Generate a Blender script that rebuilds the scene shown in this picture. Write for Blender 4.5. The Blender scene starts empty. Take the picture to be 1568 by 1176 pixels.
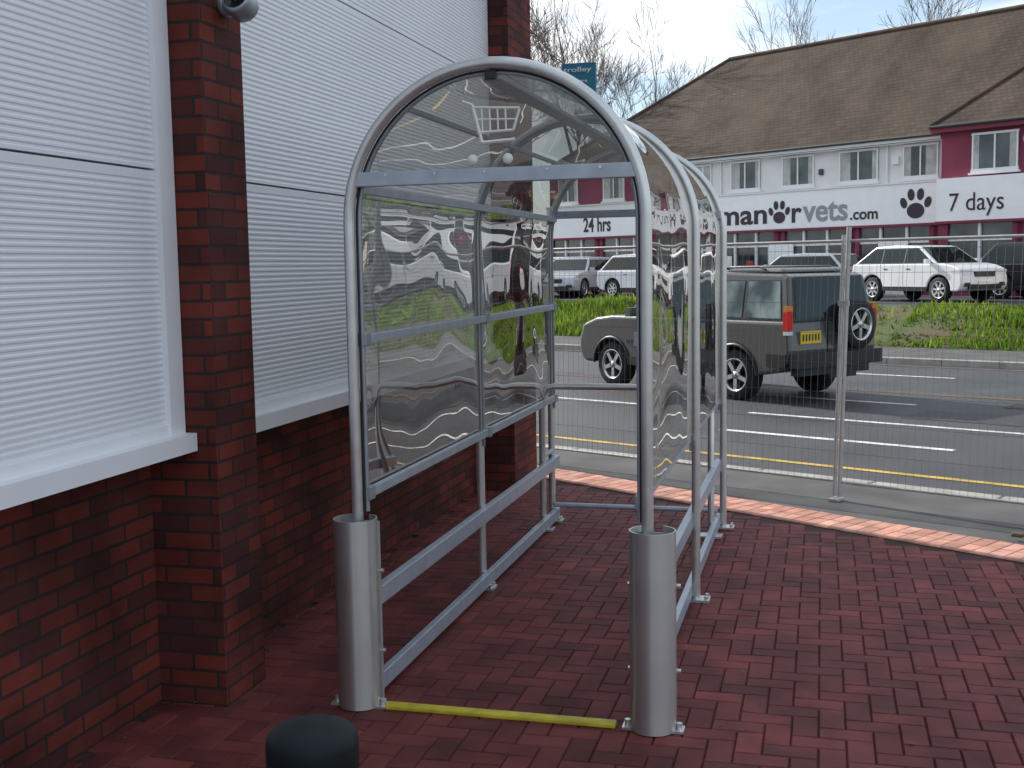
import bpy, math, random, itertools
from mathutils import Vector, Matrix, noise
random.seed(7)
sc=bpy.context.scene
R=math.radians
# ------------------------------------------------------------------ materials
def nd(nt,t,**k):
    n=nt.nodes.new(t)
    for a,b in k.items(): setattr(n,a,b)
    return n
def mat(name,col,rough=.6,metal=0,var=0.0,vscale=3.0,bump=None,coord='Object',spec=.5,attr=False,col2=None,detail=5,rvar=0,stretch=None,aniso=None):
    m=bpy.data.materials.new(name); m.use_nodes=True; nt=m.node_tree; b=nt.nodes['Principled BSDF']
    b.inputs['Roughness'].default_value=rough; b.inputs['Metallic'].default_value=metal
    b.inputs['Specular IOR Level'].default_value=spec
    c=tuple(col)+(1,)
    b.inputs['Base Color'].default_value=c
    tc=nd(nt,'ShaderNodeTexCoord')
    src=tc.outputs[coord]
    if stretch:
        mp=nd(nt,'ShaderNodeMapping'); mp.inputs['Scale'].default_value=stretch; nt.links.new(src,mp.inputs[0]); src=mp.outputs[0]
    if aniso:
        b.inputs['Anisotropic'].default_value=aniso; b.inputs['Anisotropic Rotation'].default_value=.25
        tg=nd(nt,'ShaderNodeTangent',direction_type='RADIAL',axis='Z'); nt.links.new(tg.outputs[0],b.inputs['Tangent'])
    out=None
    if var>0 or col2:
        n=nd(nt,'ShaderNodeTexNoise'); n.inputs['Scale'].default_value=vscale; n.inputs['Detail'].default_value=detail
        nt.links.new(tc.outputs[coord],n.inputs['Vector'])
        r=nd(nt,'ShaderNodeValToRGB'); r.color_ramp.elements[0].position=.35; r.color_ramp.elements[1].position=.65
        if col2: a0,a1=c,tuple(col2)+(1,)
        else: a0=tuple(x*(1-var) for x in col)+(1,); a1=tuple(min(1,x*(1+var)) for x in col)+(1,)
        r.color_ramp.elements[0].color=a0; r.color_ramp.elements[1].color=a1
        nt.links.new(n.outputs['Fac'],r.inputs['Fac']); out=r.outputs['Color']
        if rvar:
            mr=nd(nt,'ShaderNodeMapRange'); mr.inputs['To Min'].default_value=rough-rvar; mr.inputs['To Max'].default_value=rough+rvar
            nt.links.new(n.outputs['Fac'],mr.inputs['Value']); nt.links.new(mr.outputs['Result'],b.inputs['Roughness'])
    if attr:
        at=nd(nt,'ShaderNodeAttribute',attribute_name='Col')
        mx=nd(nt,'ShaderNodeMix',data_type='RGBA',blend_type='MULTIPLY'); mx.inputs[0].default_value=1
        if out: nt.links.new(out,mx.inputs[6])
        else: mx.inputs[6].default_value=c
        nt.links.new(at.outputs['Color'],mx.inputs[7]); out=mx.outputs[2]
    if out: nt.links.new(out,b.inputs['Base Color'])
    if bump:
        n2=nd(nt,'ShaderNodeTexNoise'); n2.inputs['Scale'].default_value=bump[0]; n2.inputs['Detail'].default_value=4
        nt.links.new(src,n2.inputs['Vector'])
        bp=nd(nt,'ShaderNodeBump'); bp.inputs['Strength'].default_value=bump[1]; bp.inputs['Distance'].default_value=bump[2]
        nt.links.new(n2.outputs['Fac'],bp.inputs['Height']); nt.links.new(bp.outputs['Normal'],b.inputs['Normal'])
    return m
def brickmat(name,c1,c2,mortar,bw,rh,ms,rough=.85,bstr=.6,lo=.55,hi=1.35,nsc=2.2,streak=False):
    m=bpy.data.materials.new(name); m.use_nodes=True; nt=m.node_tree; b=nt.nodes['Principled BSDF']
    b.inputs['Roughness'].default_value=rough; b.inputs['Specular IOR Level'].default_value=.25
    tc=nd(nt,'ShaderNodeTexCoord')
    br=nd(nt,'ShaderNodeTexBrick'); br.inputs['Scale'].default_value=1
    br.inputs['Brick Width'].default_value=bw; br.inputs['Row Height'].default_value=rh
    br.inputs['Mortar Size'].default_value=ms; br.inputs['Mortar Smooth'].default_value=.2; br.inputs['Bias'].default_value=-.1
    br.inputs['Color1'].default_value=c1+(1,); br.inputs['Color2'].default_value=c2+(1,); br.inputs['Mortar'].default_value=mortar+(1,)
    nt.links.new(tc.outputs['UV'],br.inputs['Vector'])
    n=nd(nt,'ShaderNodeTexNoise'); n.inputs['Scale'].default_value=nsc; n.inputs['Detail'].default_value=8
    nt.links.new(tc.outputs['UV'],n.inputs['Vector'])
    mr=nd(nt,'ShaderNodeMapRange'); mr.inputs['From Min'].default_value=.3; mr.inputs['From Max'].default_value=.7
    mr.inputs['To Min'].default_value=lo; mr.inputs['To Max'].default_value=hi
    nt.links.new(n.outputs['Fac'],mr.inputs['Value'])
    mx=nd(nt,'ShaderNodeMix',data_type='RGBA',blend_type='MULTIPLY'); mx.inputs[0].default_value=1
    nt.links.new(br.outputs['Color'],mx.inputs[6]); nt.links.new(mr.outputs['Result'],mx.inputs[7])
    out=mx.outputs[2]
    if streak:
        n4=nd(nt,'ShaderNodeTexNoise'); n4.inputs['Scale'].default_value=.35; n4.inputs['Detail'].default_value=6
        nt.links.new(tc.outputs['UV'],n4.inputs['Vector'])
        r4=nd(nt,'ShaderNodeMapRange'); r4.inputs['From Min'].default_value=.5; r4.inputs['From Max'].default_value=.75; r4.inputs['To Max'].default_value=.7
        nt.links.new(n4.outputs['Fac'],r4.inputs['Value'])
        m4=nd(nt,'ShaderNodeMix',data_type='RGBA'); nt.links.new(r4.outputs['Result'],m4.inputs[0]); nt.links.new(out,m4.inputs[6]); m4.inputs[7].default_value=(.115,.085,.062,1); out=m4.outputs[2]
    nt.links.new(out,b.inputs['Base Color'])
    n3=nd(nt,'ShaderNodeTexNoise'); n3.inputs['Scale'].default_value=60
    nt.links.new(tc.outputs['UV'],n3.inputs['Vector'])
    ma=nd(nt,'ShaderNodeMath',operation='MULTIPLY_ADD'); ma.inputs[1].default_value=-1
    nt.links.new(br.outputs['Fac'],ma.inputs[0])
    sm=nd(nt,'ShaderNodeMath',operation='MULTIPLY'); sm.inputs[1].default_value=.35
    nt.links.new(n3.outputs['Fac'],sm.inputs[0]); nt.links.new(sm.outputs[0],ma.inputs[2])
    bp=nd(nt,'ShaderNodeBump'); bp.inputs['Strength'].default_value=bstr; bp.inputs['Distance'].default_value=.008
    nt.links.new(ma.outputs[0],bp.inputs['Height']); nt.links.new(bp.outputs['Normal'],b.inputs['Normal'])
    return m
M={}
M['brick']=brickmat('red_brick',(.160,.031,.021),(.050,.018,.019),(.032,.024,.023),.195,.065,.006,lo=.4,hi=1.4)
M['clad']=mat('white_cladding',(.76,.78,.82),.38,var=.025,vscale=.8)
M['trim']=mat('white_trim',(.80,.81,.84),.4,var=.04,vscale=2)
M['seam']=mat('seam_grey',(.38,.39,.41),.6)
M['roofflat']=mat('flat_roof',(.2,.2,.2),.9,var=.2)
M['steel']=mat('galvanised_steel',(.66,.67,.66),.33,metal=.72,var=.05,vscale=14,rvar=.05)
M['postg']=mat('fence_galvanised',(.50,.50,.49),.45,metal=.6,var=.1,vscale=14)
M['wire']=mat('fence_wire',(.22,.22,.22),.5,metal=.6)
M['alu']=mat('painted_aluminium',(.34,.37,.41),.42,metal=.5,var=.08,vscale=20)
M['rail']=mat('rail_grey',(.42,.47,.54),.38,metal=.35,var=.08,vscale=12)
M['stain']=mat('brushed_stainless',(.56,.57,.56),.36,metal=.8,var=.05,vscale=6,aniso=.85)
M['rubber']=mat('rubber',(.02,.02,.02),.75)
M['block']=mat('paving_block',(.140,.030,.029),.7,var=.3,vscale=4,bump=(90,.35,.003),attr=True,spec=.35,detail=9)
M['sunlit']=mat('paving_block_sunlit_tint',(.50,.26,.20),.8,var=.2,vscale=9,bump=(90,.35,.003),attr=True,spec=.3)  # soldier band: bleaching by strong sun is put into the block colour
M['sand']=mat('joint_sand',(.055,.024,.022),.95,var=.3)
M['asph']=mat('asphalt',(.046,.049,.058),.48,var=.3,vscale=1.0,bump=(110,1.0,.02),detail=12,rvar=.1)
M['path']=mat('footpath_asphalt',(.085,.083,.083),.85,var=.25,vscale=2,bump=(120,.6,.006),detail=9)
M['kerb']=mat('kerb_concrete',(.34,.32,.29),.85,var=.2,vscale=5)
M['wline']=mat('white_paint',(.64,.64,.62),.6,var=.28,vscale=7,detail=9)
M['yline']=mat('yellow_paint',(.52,.35,.06),.6,var=.25,vscale=7,detail=9)
M['ystrip']=mat('yellow_strip_paint',(.58,.48,.035),.5,var=.2,vscale=14)
M['dirt']=mat('dirt',(.12,.08,.055),.95,var=.3,vscale=5)
M['iron']=mat('cast_iron',(.03,.03,.032),.6,metal=.5,var=.3,vscale=20)
M['patch']=mat('asphalt_patch',(.032,.034,.040),.55,var=.2,vscale=4,bump=(110,1.0,.015))
M['ground']=mat('ground_soil',(.075,.10,.028),.95,col2=(.10,.075,.04),vscale=.8)
M['black']=mat('black_plastic',(.012,.013,.014),.42,var=.3,vscale=9)
M['bolg']=mat('bollard_black_green',(.006,.011,.013),.6,var=.35,vscale=14,bump=(50,.2,.002),spec=.25)
M['render']=mat('white_render',(.78,.76,.75),.85,var=.07,vscale=.7)
M['maroon']=mat('maroon_paint',(.21,.030,.065),.7,var=.12,vscale=1)
M['white']=mat('upvc_white',(.82,.82,.82),.4)
M['sign']=mat('sign_white',(.88,.88,.89),.35,var=.02)
M['txt']=mat('sign_text_dark',(.035,.02,.03),.5)
M['txtg']=mat('sign_text_grey',(.28,.29,.31),.5)
M['glassd']=mat('window_glass',(.06,.075,.08),.06,spec=.7,var=.7,vscale=.9)
M['glasscar']=mat('car_glass',(.012,.02,.019),.03,spec=.45)
M['glasslit']=mat('car_glass_sky_tint',(.15,.19,.185),.05,spec=.5,var=.7,vscale=3.2,detail=2)  # cabin is solid, so sky light through the windows is painted into the base
M['curtain']=mat('curtain',(.45,.45,.43),.9,var=.2,vscale=3)
M['roof']=brickmat('roof_tiles',(.086,.061,.046),(.062,.046,.037),(.032,.025,.020),.2,.13,.008,bstr=.8,lo=.65,hi=1.3,nsc=.8,streak=True)
M['ridge']=mat('ridge_tile',(.085,.055,.04),.9,var=.3,vscale=2)
M['pipe']=mat('gutter',(.05,.05,.05),.5)
M['bark']=mat('bark',(.13,.10,.085),.9,var=.3,vscale=4)
M['teal']=mat('teal_sign',(.008,.15,.24),.4)
M['chrome']=mat('alloy',(.62,.62,.62),.25,metal=.9)
M['tyre']=mat('tyre',(.014,.014,.015),.8)
M['red']=mat('red_lamp',(.6,.012,.012),.2)
M['redb']=mat('red_poster',(.4,.05,.04),.6)
M['lamp']=mat('lamp_clear',(.65,.67,.7),.1,spec=.9)
M['amber']=mat('amber',(.6,.2,.02),.3)
M['plateY']=mat('plate_yellow',(.72,.5,.03),.4)
M['plateW']=mat('plate_white',(.8,.8,.76),.4)
M['hedge']=mat('hedge',(.035,.05,.02),.9,var=.5,vscale=2)
def paint(n,c,r=.25):
    m=mat(n,c,r,spec=.5,var=.05,vscale=2); b=m.node_tree.nodes['Principled BSDF']; b.inputs['Coat Weight'].default_value=.5; b.inputs['Coat Roughness'].default_value=.05
    return m
M['pgrey']=paint('paint_dark_grey',(.075,.075,.072),.35); M['pwhite']=paint('paint_white',(.80,.80,.81)); M['psilver']=paint('paint_silver',(.42,.44,.46))
M['pblack']=paint('paint_black',(.015,.016,.02)); M['pred']=paint('paint_red',(.3,.02,.02))
def leafy(name,c1,c2):
    m=bpy.data.materials.new(name); m.use_nodes=True; nt=m.node_tree; nt.nodes.clear(); o=nd(nt,'ShaderNodeOutputMaterial')
    tc=nd(nt,'ShaderNodeTexCoord'); n=nd(nt,'ShaderNodeTexNoise'); n.inputs['Scale'].default_value=.9; n.inputs['Detail'].default_value=4; nt.links.new(tc.outputs['Object'],n.inputs['Vector'])
    r=nd(nt,'ShaderNodeValToRGB'); r.color_ramp.elements[0].position=.38; r.color_ramp.elements[1].position=.62; r.color_ramp.elements[0].color=c1+(1,); r.color_ramp.elements[1].color=c2+(1,); nt.links.new(n.outputs['Fac'],r.inputs[0])
    at=nd(nt,'ShaderNodeAttribute',attribute_name='Col'); mx=nd(nt,'ShaderNodeMix',data_type='RGBA',blend_type='MULTIPLY'); mx.inputs[0].default_value=1
    nt.links.new(r.outputs[0],mx.inputs[6]); nt.links.new(at.outputs['Color'],mx.inputs[7])
    d=nd(nt,'ShaderNodeBsdfDiffuse'); t=nd(nt,'ShaderNodeBsdfTranslucent'); nt.links.new(mx.outputs[2],d.inputs[0]); nt.links.new(mx.outputs[2],t.inputs[0])
    ms=nd(nt,'ShaderNodeMixShader'); ms.inputs[0].default_value=.5; nt.links.new(d.outputs[0],ms.inputs[1]); nt.links.new(t.outputs[0],ms.inputs[2]); nt.links.new(ms.outputs[0],o.inputs[0]); return m
M['grass']=leafy('grass_blades',(.11,.20,.025),(.22,.32,.06))
def perspex(name,tr,base,dist,haze,scl,pw):
    m=bpy.data.materials.new(name); m.use_nodes=True; nt=m.node_tree; nt.nodes.clear()
    o=nd(nt,'ShaderNodeOutputMaterial'); t=nd(nt,'ShaderNodeBsdfTransparent'); t.inputs[0].default_value=tr+(1,)
    g=nd(nt,'ShaderNodeBsdfGlossy'); g.inputs['Roughness'].default_value=.008; g.inputs['Color'].default_value=(.98,.95,.91,1)
    tc=nd(nt,'ShaderNodeTexCoord'); mp=nd(nt,'ShaderNodeMapping'); mp.inputs['Scale'].default_value=scl
    nt.links.new(tc.outputs['Object'],mp.inputs[0])
    n=nd(nt,'ShaderNodeTexNoise'); n.inputs['Scale'].default_value=1; n.inputs['Detail'].default_value=.6; n.inputs['Distortion'].default_value=.3
    nt.links.new(mp.outputs[0],n.inputs['Vector'])
    bp=nd(nt,'ShaderNodeBump'); bp.inputs['Strength'].default_value=1; bp.inputs['Distance'].default_value=dist
    nt.links.new(n.outputs['Fac'],bp.inputs['Height']); nt.links.new(bp.outputs[0],g.inputs['Normal'])
    lw=nd(nt,'ShaderNodeLayerWeight'); lw.inputs['Blend'].default_value=.5
    p=nd(nt,'ShaderNodeMath',operation='POWER'); p.inputs[1].default_value=pw
    nt.links.new(lw.outputs['Facing'],p.inputs[0])
    a=nd(nt,'ShaderNodeMath',operation='ADD',use_clamp=True); a.inputs[1].default_value=base; nt.links.new(p.outputs[0],a.inputs[0])
    mx=nd(nt,'ShaderNodeMixShader'); nt.links.new(a.outputs[0],mx.inputs[0]); nt.links.new(t.outputs[0],mx.inputs[1]); nt.links.new(g.outputs[0],mx.inputs[2])
    d=nd(nt,'ShaderNodeBsdfDiffuse'); d.inputs[0].default_value=(.5,.5,.47,1)
    n5=nd(nt,'ShaderNodeTexNoise'); n5.inputs['Scale'].default_value=5; n5.inputs['Detail'].default_value=6; nt.links.new(tc.outputs['Object'],n5.inputs['Vector'])
    hz=nd(nt,'ShaderNodeMath',operation='MULTIPLY'); hz.inputs[1].default_value=haze*2; nt.links.new(n5.outputs['Fac'],hz.inputs[0])
    m2=nd(nt,'ShaderNodeMixShader'); nt.links.new(hz.outputs[0],m2.inputs[0]); nt.links.new(mx.outputs[0],m2.inputs[1]); nt.links.new(d.outputs[0],m2.inputs[2])
    nt.links.new(m2.outputs[0],o.inputs[0]); return m
M['perspex']=perspex('perspex',(.60,.60,.57),.05,.036,.012,(1.2,1.5,1.25),1.7)
M['perspexr']=perspex('perspex_roof',(.78,.78,.76),.05,.015,.03,(1.2,1.5,1.25),2.6)
M['perspexf']=perspex('perspex_front',(.82,.82,.80),.05,.01,.035,(1.5,1,1.5),3)
# ------------------------------------------------------------------ mesh builder
class MB:
    def __init__(s): s.v=[];s.f=[];s.m=[];s.sm=[];s.mats=[];s.c=[];s.usec=False
    def mi(s,k):
        k=M[k] if isinstance(k,str) else k
        if k not in s.mats: s.mats.append(k)
        return s.mats.index(k)
    def add(s,vs,fs,k,X=None,smooth=False,col=None):
        o=len(s.v); i=s.mi(k)
        for p in vs:
            p=Vector(p); 
            if X is not None: p=X@p
            s.v.append(p)
        for f in fs:
            s.f.append([o+j for j in f]); s.m.append(i); s.sm.append(smooth); s.c.append(col or (1,1,1))
            if col: s.usec=True
    def box(s,c,z,k,X=None,rz=0):
        a,b,d=z[0]/2,z[1]/2,z[2]/2
        T=Matrix.Translation(Vector(c))@Matrix.Rotation(rz,4,'Z')
        if X is not None: T=X@T
        vs=[(x,y,w) for w in(-d,d) for y in(-b,b) for x in(-a,a)]
        s.add(vs,[(0,2,3,1),(4,5,7,6),(0,1,5,4),(2,6,7,3),(0,4,6,2),(1,3,7,5)],k,T)
    def bb(s,x0,x1,y0,y1,z0,z1,k,X=None): s.box(((x0+x1)/2,(y0+y1)/2,(z0+z1)/2),(x1-x0,y1-y0,z1-z0),k,X)
    def tube(s,pts,r,k,n=8,X=None,caps=True,sq=False):
        pts=[Vector(p) for p in pts]; rings=[]; u=None
        for i,p in enumerate(pts):
            if i==0: t=pts[1]-p
            elif i==len(pts)-1: t=p-pts[i-1]
            else: t=(pts[i+1]-p).normalized()+(p-pts[i-1]).normalized()
            t.normalize()
            if u is None:
                a=Vector((0,0,1)) if abs(t.z)<.9 else Vector((1,0,0)); u=a.cross(t).normalized()
            else: u=(u-t*u.dot(t)).normalized()
            w=t.cross(u); rr=r[i] if isinstance(r,(list,tuple)) else r
            rings.append([p+(u*math.cos(2*math.pi*j/n)+w*math.sin(2*math.pi*j/n))*rr for j in range(n)])
        vs=[q for g in rings for q in g]; fs=[]
        for i in range(len(pts)-1):
            for j in range(n): fs.append((i*n+j,i*n+(j+1)%n,(i+1)*n+(j+1)%n,(i+1)*n+j))
        s.add(vs,fs,k,X,smooth=n>4)
        if caps: s.add(rings[0],[list(range(n))[::-1]],k,X); s.add(rings[-1],[list(range(n))],k,X)
    def lathe(s,prof,k,X,n=24,smooth=True):
        vs=[];fs=[]
        for r,h in prof:
            for j in range(n):
                a=2*math.pi*j/n; vs.append((r*math.cos(a),r*math.sin(a),h))
        for i in range(len(prof)-1):
            for j in range(n): fs.append((i*n+j,i*n+(j+1)%n,(i+1)*n+(j+1)%n,(i+1)*n+j))
        s.add(vs,fs,k,X,smooth)
    def prism(s,poly,y0,y1,k,X=None,edge=None,smooth=False):
        n=len(poly); vs=[(x,y0,z) for x,z in poly]+[(x,y1,z) for x,z in poly]
        s.add(vs,[list(range(n)),list(range(n,2*n))[::-1]],k,X)
        for i in range(n):
            kk=k if edge is None else edge(i)
            s.add([vs[i],vs[(i+1)%n],vs[n+(i+1)%n],vs[n+i]],[(0,3,2,1)],kk,X)
    def obj(s,name,parent=None,X=None,bevel=0,uv=False,merge=False,segs=2):
        me=bpy.data.meshes.new(name); me.from_pydata([tuple(p) for p in s.v],[],s.f)
        for m in s.mats: me.materials.append(m)
        me.polygons.foreach_set('material_index',s.m); me.polygons.foreach_set('use_smooth',s.sm)
        if s.usec:
            ca=me.color_attributes.new('Col','FLOAT_COLOR','CORNER'); d=[]
            for f,c in zip(s.f,s.c): d+= (list(c)+[1])*len(f)
            ca.data.foreach_set('color',d)
        if uv:
            ul=me.uv_layers.new(name='UVMap')
            for p in me.polygons:
                nn=p.normal
                for li in p.loop_indices:
                    co=me.vertices[me.loops[li].vertex_index].co
                    if abs(nn.z)>.9: q=(co.x,co.y)
                    elif abs(nn.x)>abs(nn.y): q=(co.y,co.z)
                    else: q=(co.x,co.z)
                    ul.data[li].uv=q
        me.update()
        if merge:
            import bmesh
            b=bmesh.new(); b.from_mesh(me); bmesh.ops.remove_doubles(b,verts=b.verts,dist=1e-4); bmesh.ops.recalc_face_normals(b,faces=b.faces); b.to_mesh(me); b.free()
        o=bpy.data.objects.new(name,me); sc.collection.objects.link(o)
        if parent: o.parent=parent
        if X is not None: o.matrix_world=X
        if bevel:
            md=o.modifiers.new('bevel','BEVEL'); md.width=bevel; md.segments=segs; md.limit_method='ANGLE'; md.angle_limit=R(28)
        return o
def empty(name,X=None):
    e=bpy.data.objects.new(name,None); sc.collection.objects.link(e)
    if X is not None: e.matrix_world=X
    return e
# ------------------------------------------------------------------ frames
RF=Matrix.Rotation(R(-26.57),4,'Z')      # road frame: local x along road, local y across
# ------------------------------------------------------------------ ground
prof=[(-400,-.14),(20.95,-.14),(21.0,0),(21.6,.12),(22.4,.32),(23.2,.52),(24.0,.63),(24.6,.58),(25.2,.44),(500,.44)]
def bz(s):
    for (a,b),(c,d) in zip(prof[1:],prof[2:]):
        if a<=s<=c: return b+(d-b)*(s-a)/(c-a)
    return .44
g=MB(); xs=[-500]+[x*1.0 for x in range(-45,46)]+[500]
vs=[]
for s_,z in prof:
    for x in xs:
        zz=z+ (noise.noise(Vector((x*.5,s_*.9,0)))*.09 if 21.2<s_<24.8 else 0)
        vs.append((x,s_,zz))
nx=len(xs); fs=[(i*nx+j,i*nx+j+1,(i+1)*nx+j+1,(i+1)*nx+j) for i in range(len(prof)-1) for j in range(nx-1)]
g.add(vs,fs,'ground',smooth=True); g.obj('ground',X=RF)
g=MB(); g.add([(-300,8.0,-.1),(300,8.0,-.1),(300,18.7,-.1),(-300,18.7,-.1)],[(0,1,2,3)],'asph'); g.obj('road',X=RF)
g=MB(); g.add([(-300,25.3,.45),(300,25.3,.45),(300,120,.45),(-300,120,.45)],[(0,1,2,3)],'asph'); g.obj('service_road',X=RF)
g=MB(); g.bb(-60,60,-60,7.94,-.13,-.012,'path'); g.obj('pavement',X=RF)
g=MB(); g.bb(-60,60,18.77,20.96,-.13,-.004,'path'); g.obj('pavement',X=RF)
g=MB()
a=-40
while a<40:
    g.bb(a,a+.90,7.95,8.08,-.13,0+random.uniform(-.003,.003),'kerb'); g.bb(a,a+.90,18.62,18.76,-.13,.0,'kerb'); a+=.91
g.obj('kerb',X=RF,bevel=.012)
g=MB()
def line(a0,a1,s,w,k,z=-.096): g.add([(a0,s-w/2,z),(a1,s-w/2,z),(a1,s+w/2,z),(a0,s+w/2,z)],[(0,1,2,3)],k)
line(-50,50,8.98,.085,'yline')
a=-46.3
while a<40: line(a,a+2.4,10.36,.1,'wline'); a+=5
line(-50,-8.2,11.72,.09,'wline'); line(-6.75,45,11.72,.09,'wline')
a=-48.1
while a<40: line(a,a+1.8,16.7,.09,'wline'); a+=4
line(-50,50,14.55,.16,'dirt'); line(-50,50,18.3,.12,'dirt')
a=-46
while a<40: line(a,a+3,13.4,.09,'wline'); a+=7.5
g.obj('road_markings',X=RF)
g=MB()
line(-5.2,2.5,12.6,.75,'patch'); line(-12,-9,9.7,.5,'patch'); line(-1.5,-1.1,9.35,.35,'iron',-.095); line(-4.6,-4.05,13.9,.5,'iron',-.095)
g.obj('road_patches',X=RF)
# ------------------------------------------------------------------ block paving
g=MB()
mN=(.545,.838); uD=(.838,-.545)
def blk(g,cx,cy,ux,uy,l,w,k,z):
    vx,vy=-uy,ux; gp=.0022; bvl=.0045
    def P(a,b,zz): return (cx+ux*a+vx*b,cy+uy*a+vy*b,zz)
    L,W=l/2-gp/2,w/2-gp/2
    o=[P(-L,-W,z-.007),P(L,-W,z-.007),P(L,W,z-.007),P(-L,W,z-.007)]
    t1=random.uniform(-.0015,.0015); t2=random.uniform(-.0015,.0015)
    i=[P(-L+bvl,-W+bvl,z+t1),P(L-bvl,-W+bvl,z-t1),P(L-bvl,W-bvl,z+t2),P(-L+bvl,W-bvl,z-t2)]
    q=random.uniform(.8,1.2); h=random.uniform(-.06,.08)
    if random.random()<.06: q*=.75
    if random.random()<.03: q*=1.35
    c=(q*(1+h),q,q*(1-h*.5))
    g.add(o+i,[(4,5,6,7),(0,1,5,4),(1,2,6,5),(2,3,7,6),(3,0,4,7)],k,col=c)
w=.09
for iy in range(-40,105):
    for ix in range(-30,110):
        k=(ix-iy)%4
        if k==0: cx,cy,ux,uy=(ix+1)*w,(iy+.5)*w,1,0
        elif k==3: cx,cy,ux,uy=(ix+.5)*w,(iy+1)*w,0,1
        else: continue
        if cx<-2.42 or mN[0]*cx+mN[1]*cy>5.99: continue
        zz=noise.noise(Vector((cx*.5,cy*.5,3)))*.005
        blk(g,cx,cy,ux,uy,2*w,w,'block',zz)
for i in range(-6,130):
    for rr in(.09,.271):
        bx,by=-1.92-mN[0]*rr+uD[0]*i*w,8.93-mN[1]*rr+uD[1]*i*w
        blk(g,bx,by,mN[0],mN[1],.18,w,'sunlit',0.002)
g.obj('block_paving')
g=MB(); A=Vector((-2.5,(6.43+2.5*.545)/.838,-.009)); B=Vector((10,(6.43-10*.545)/.838,-.009))
g.add([A,B,(10,-4,-.009),(-2.5,-4,-.009)],[(3,2,1,0)],'sand'); g.obj('paving_bed')
g=MB(); M['leaf']=mat('dry_leaf',(.16,.10,.05),.9,var=.4,vscale=30)
for i in range(80):
    if random.random()<.6: x,y=-2.36+abs(random.gauss(0,.12)),random.uniform(.5,8)
    else: x,y=random.uniform(-2,4),random.uniform(1.2,6.5)
    if .545*x+.838*y>5.9: continue
    r=random.uniform(.006,.018); a=random.uniform(0,6.28); P=[]
    for j,rr in enumerate((1,.5,.9,.5,1,.45)): P.append((x+math.cos(a+j*1.047)*r*rr,y+math.sin(a+j*1.047)*r*rr*.8,.006+random.uniform(0,.006)))
    g.add(P,[(0,1,2,3,4,5)],'leaf')
g.obj('leaf_litter')
# ------------------------------------------------------------------ store building
store=empty('store_building')
XC=-2.25; XP=-2.11; XB=-2.385; HT=6.2; YE=8.68
g=MB()
g.bb(-22,XB,-7,YE-.1,-.13,1.03,'brick')
for y0,y1 in((3.79,4.10),(8.02,YE)): g.bb(XB-.3,XP,y0,y1,-.13,HT,'brick')
g.bb(-22,XB-.001,YE-.099,YE,-.13,HT,'brick')
g.obj('brick_plinth_and_piers',store,uv=True,bevel=.004)
g=MB()
g.bb(-22,XC-.03,-7,YE-.1,1.031,HT-.05,'seam')
p=.0215; dd=.0024
def cladding(y0,y1):
    for kz in range(0,6):
        za,zb=1.03+.925*kz+.004,1.03+.925*(kz+1)-.004
        zb=min(zb,HT-.06)
        pr=[(za,-.02),(za,0)]
        z=za+.012
        while z+p<zb-.012:
            pr+=[(z,0),(z+p*.2,-dd),(z+p*.5,-dd),(z+p*.7,0)]; z+=p
        pr+=[(zb,0),(zb,-.02)]
        n=len(pr)
        vs=[(XC+d,y0,z) for z,d in pr]+[(XC+d,y1,z) for z,d in pr]
        g.add(vs,[(i,n+i,n+i+1,i+1) for i in range(n-1)],'clad')
cladding(-7,3.69); cladding(4.11,8.01)
g.bb(XC-.03,XC+.02,3.69,3.785,1.02,HT,'trim')
g.bb(XC-.03,XC+.006,4.105,4.135,1.02,HT,'trim')
for y0,y1 in((-7,3.785),(4.105,8.015)):
    g.bb(XC-.06,XC+.065,y0,y1,.955,1.02,'trim'); g.bb(XC-.02,XC+.012,y0,y1,1.02,1.06,'trim')
g.bb(-22,XP+.05,-7,YE+.02,HT,HT+.18,'trim')
g.obj('wall_cladding',store)
g=MB(); g.bb(-22,XP+.03,-7,YE,HT+.181,HT+.2,'roofflat'); g.obj('roof',store)
# security camera
g=MB()
T=Matrix.Translation((XP,3.97,2.56))
g.lathe([(.0,.0),(.045,.0),(.045,.02),(.03,.03),(.03,.05)],'rail',T@Matrix.Rotation(R(90),4,'Y'),20)
T2=T@Matrix.Translation((.085,-.02,-.01))@Matrix.Rotation(R(70),4,'X')
g.lathe([(0,-.05),(.035,-.047),(.052,-.03),(.056,0),(.056,.045),(.05,.055),(.044,.055)],'alu',T2,24)
g.lathe([(.044,.055),(.042,.045),(.0,.045)],'black',T2,24)
g.lathe([(.018,.0455),(.016,.052),(0,.054)],'glasscar',T2,16)
g.obj('security_camera')
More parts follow.
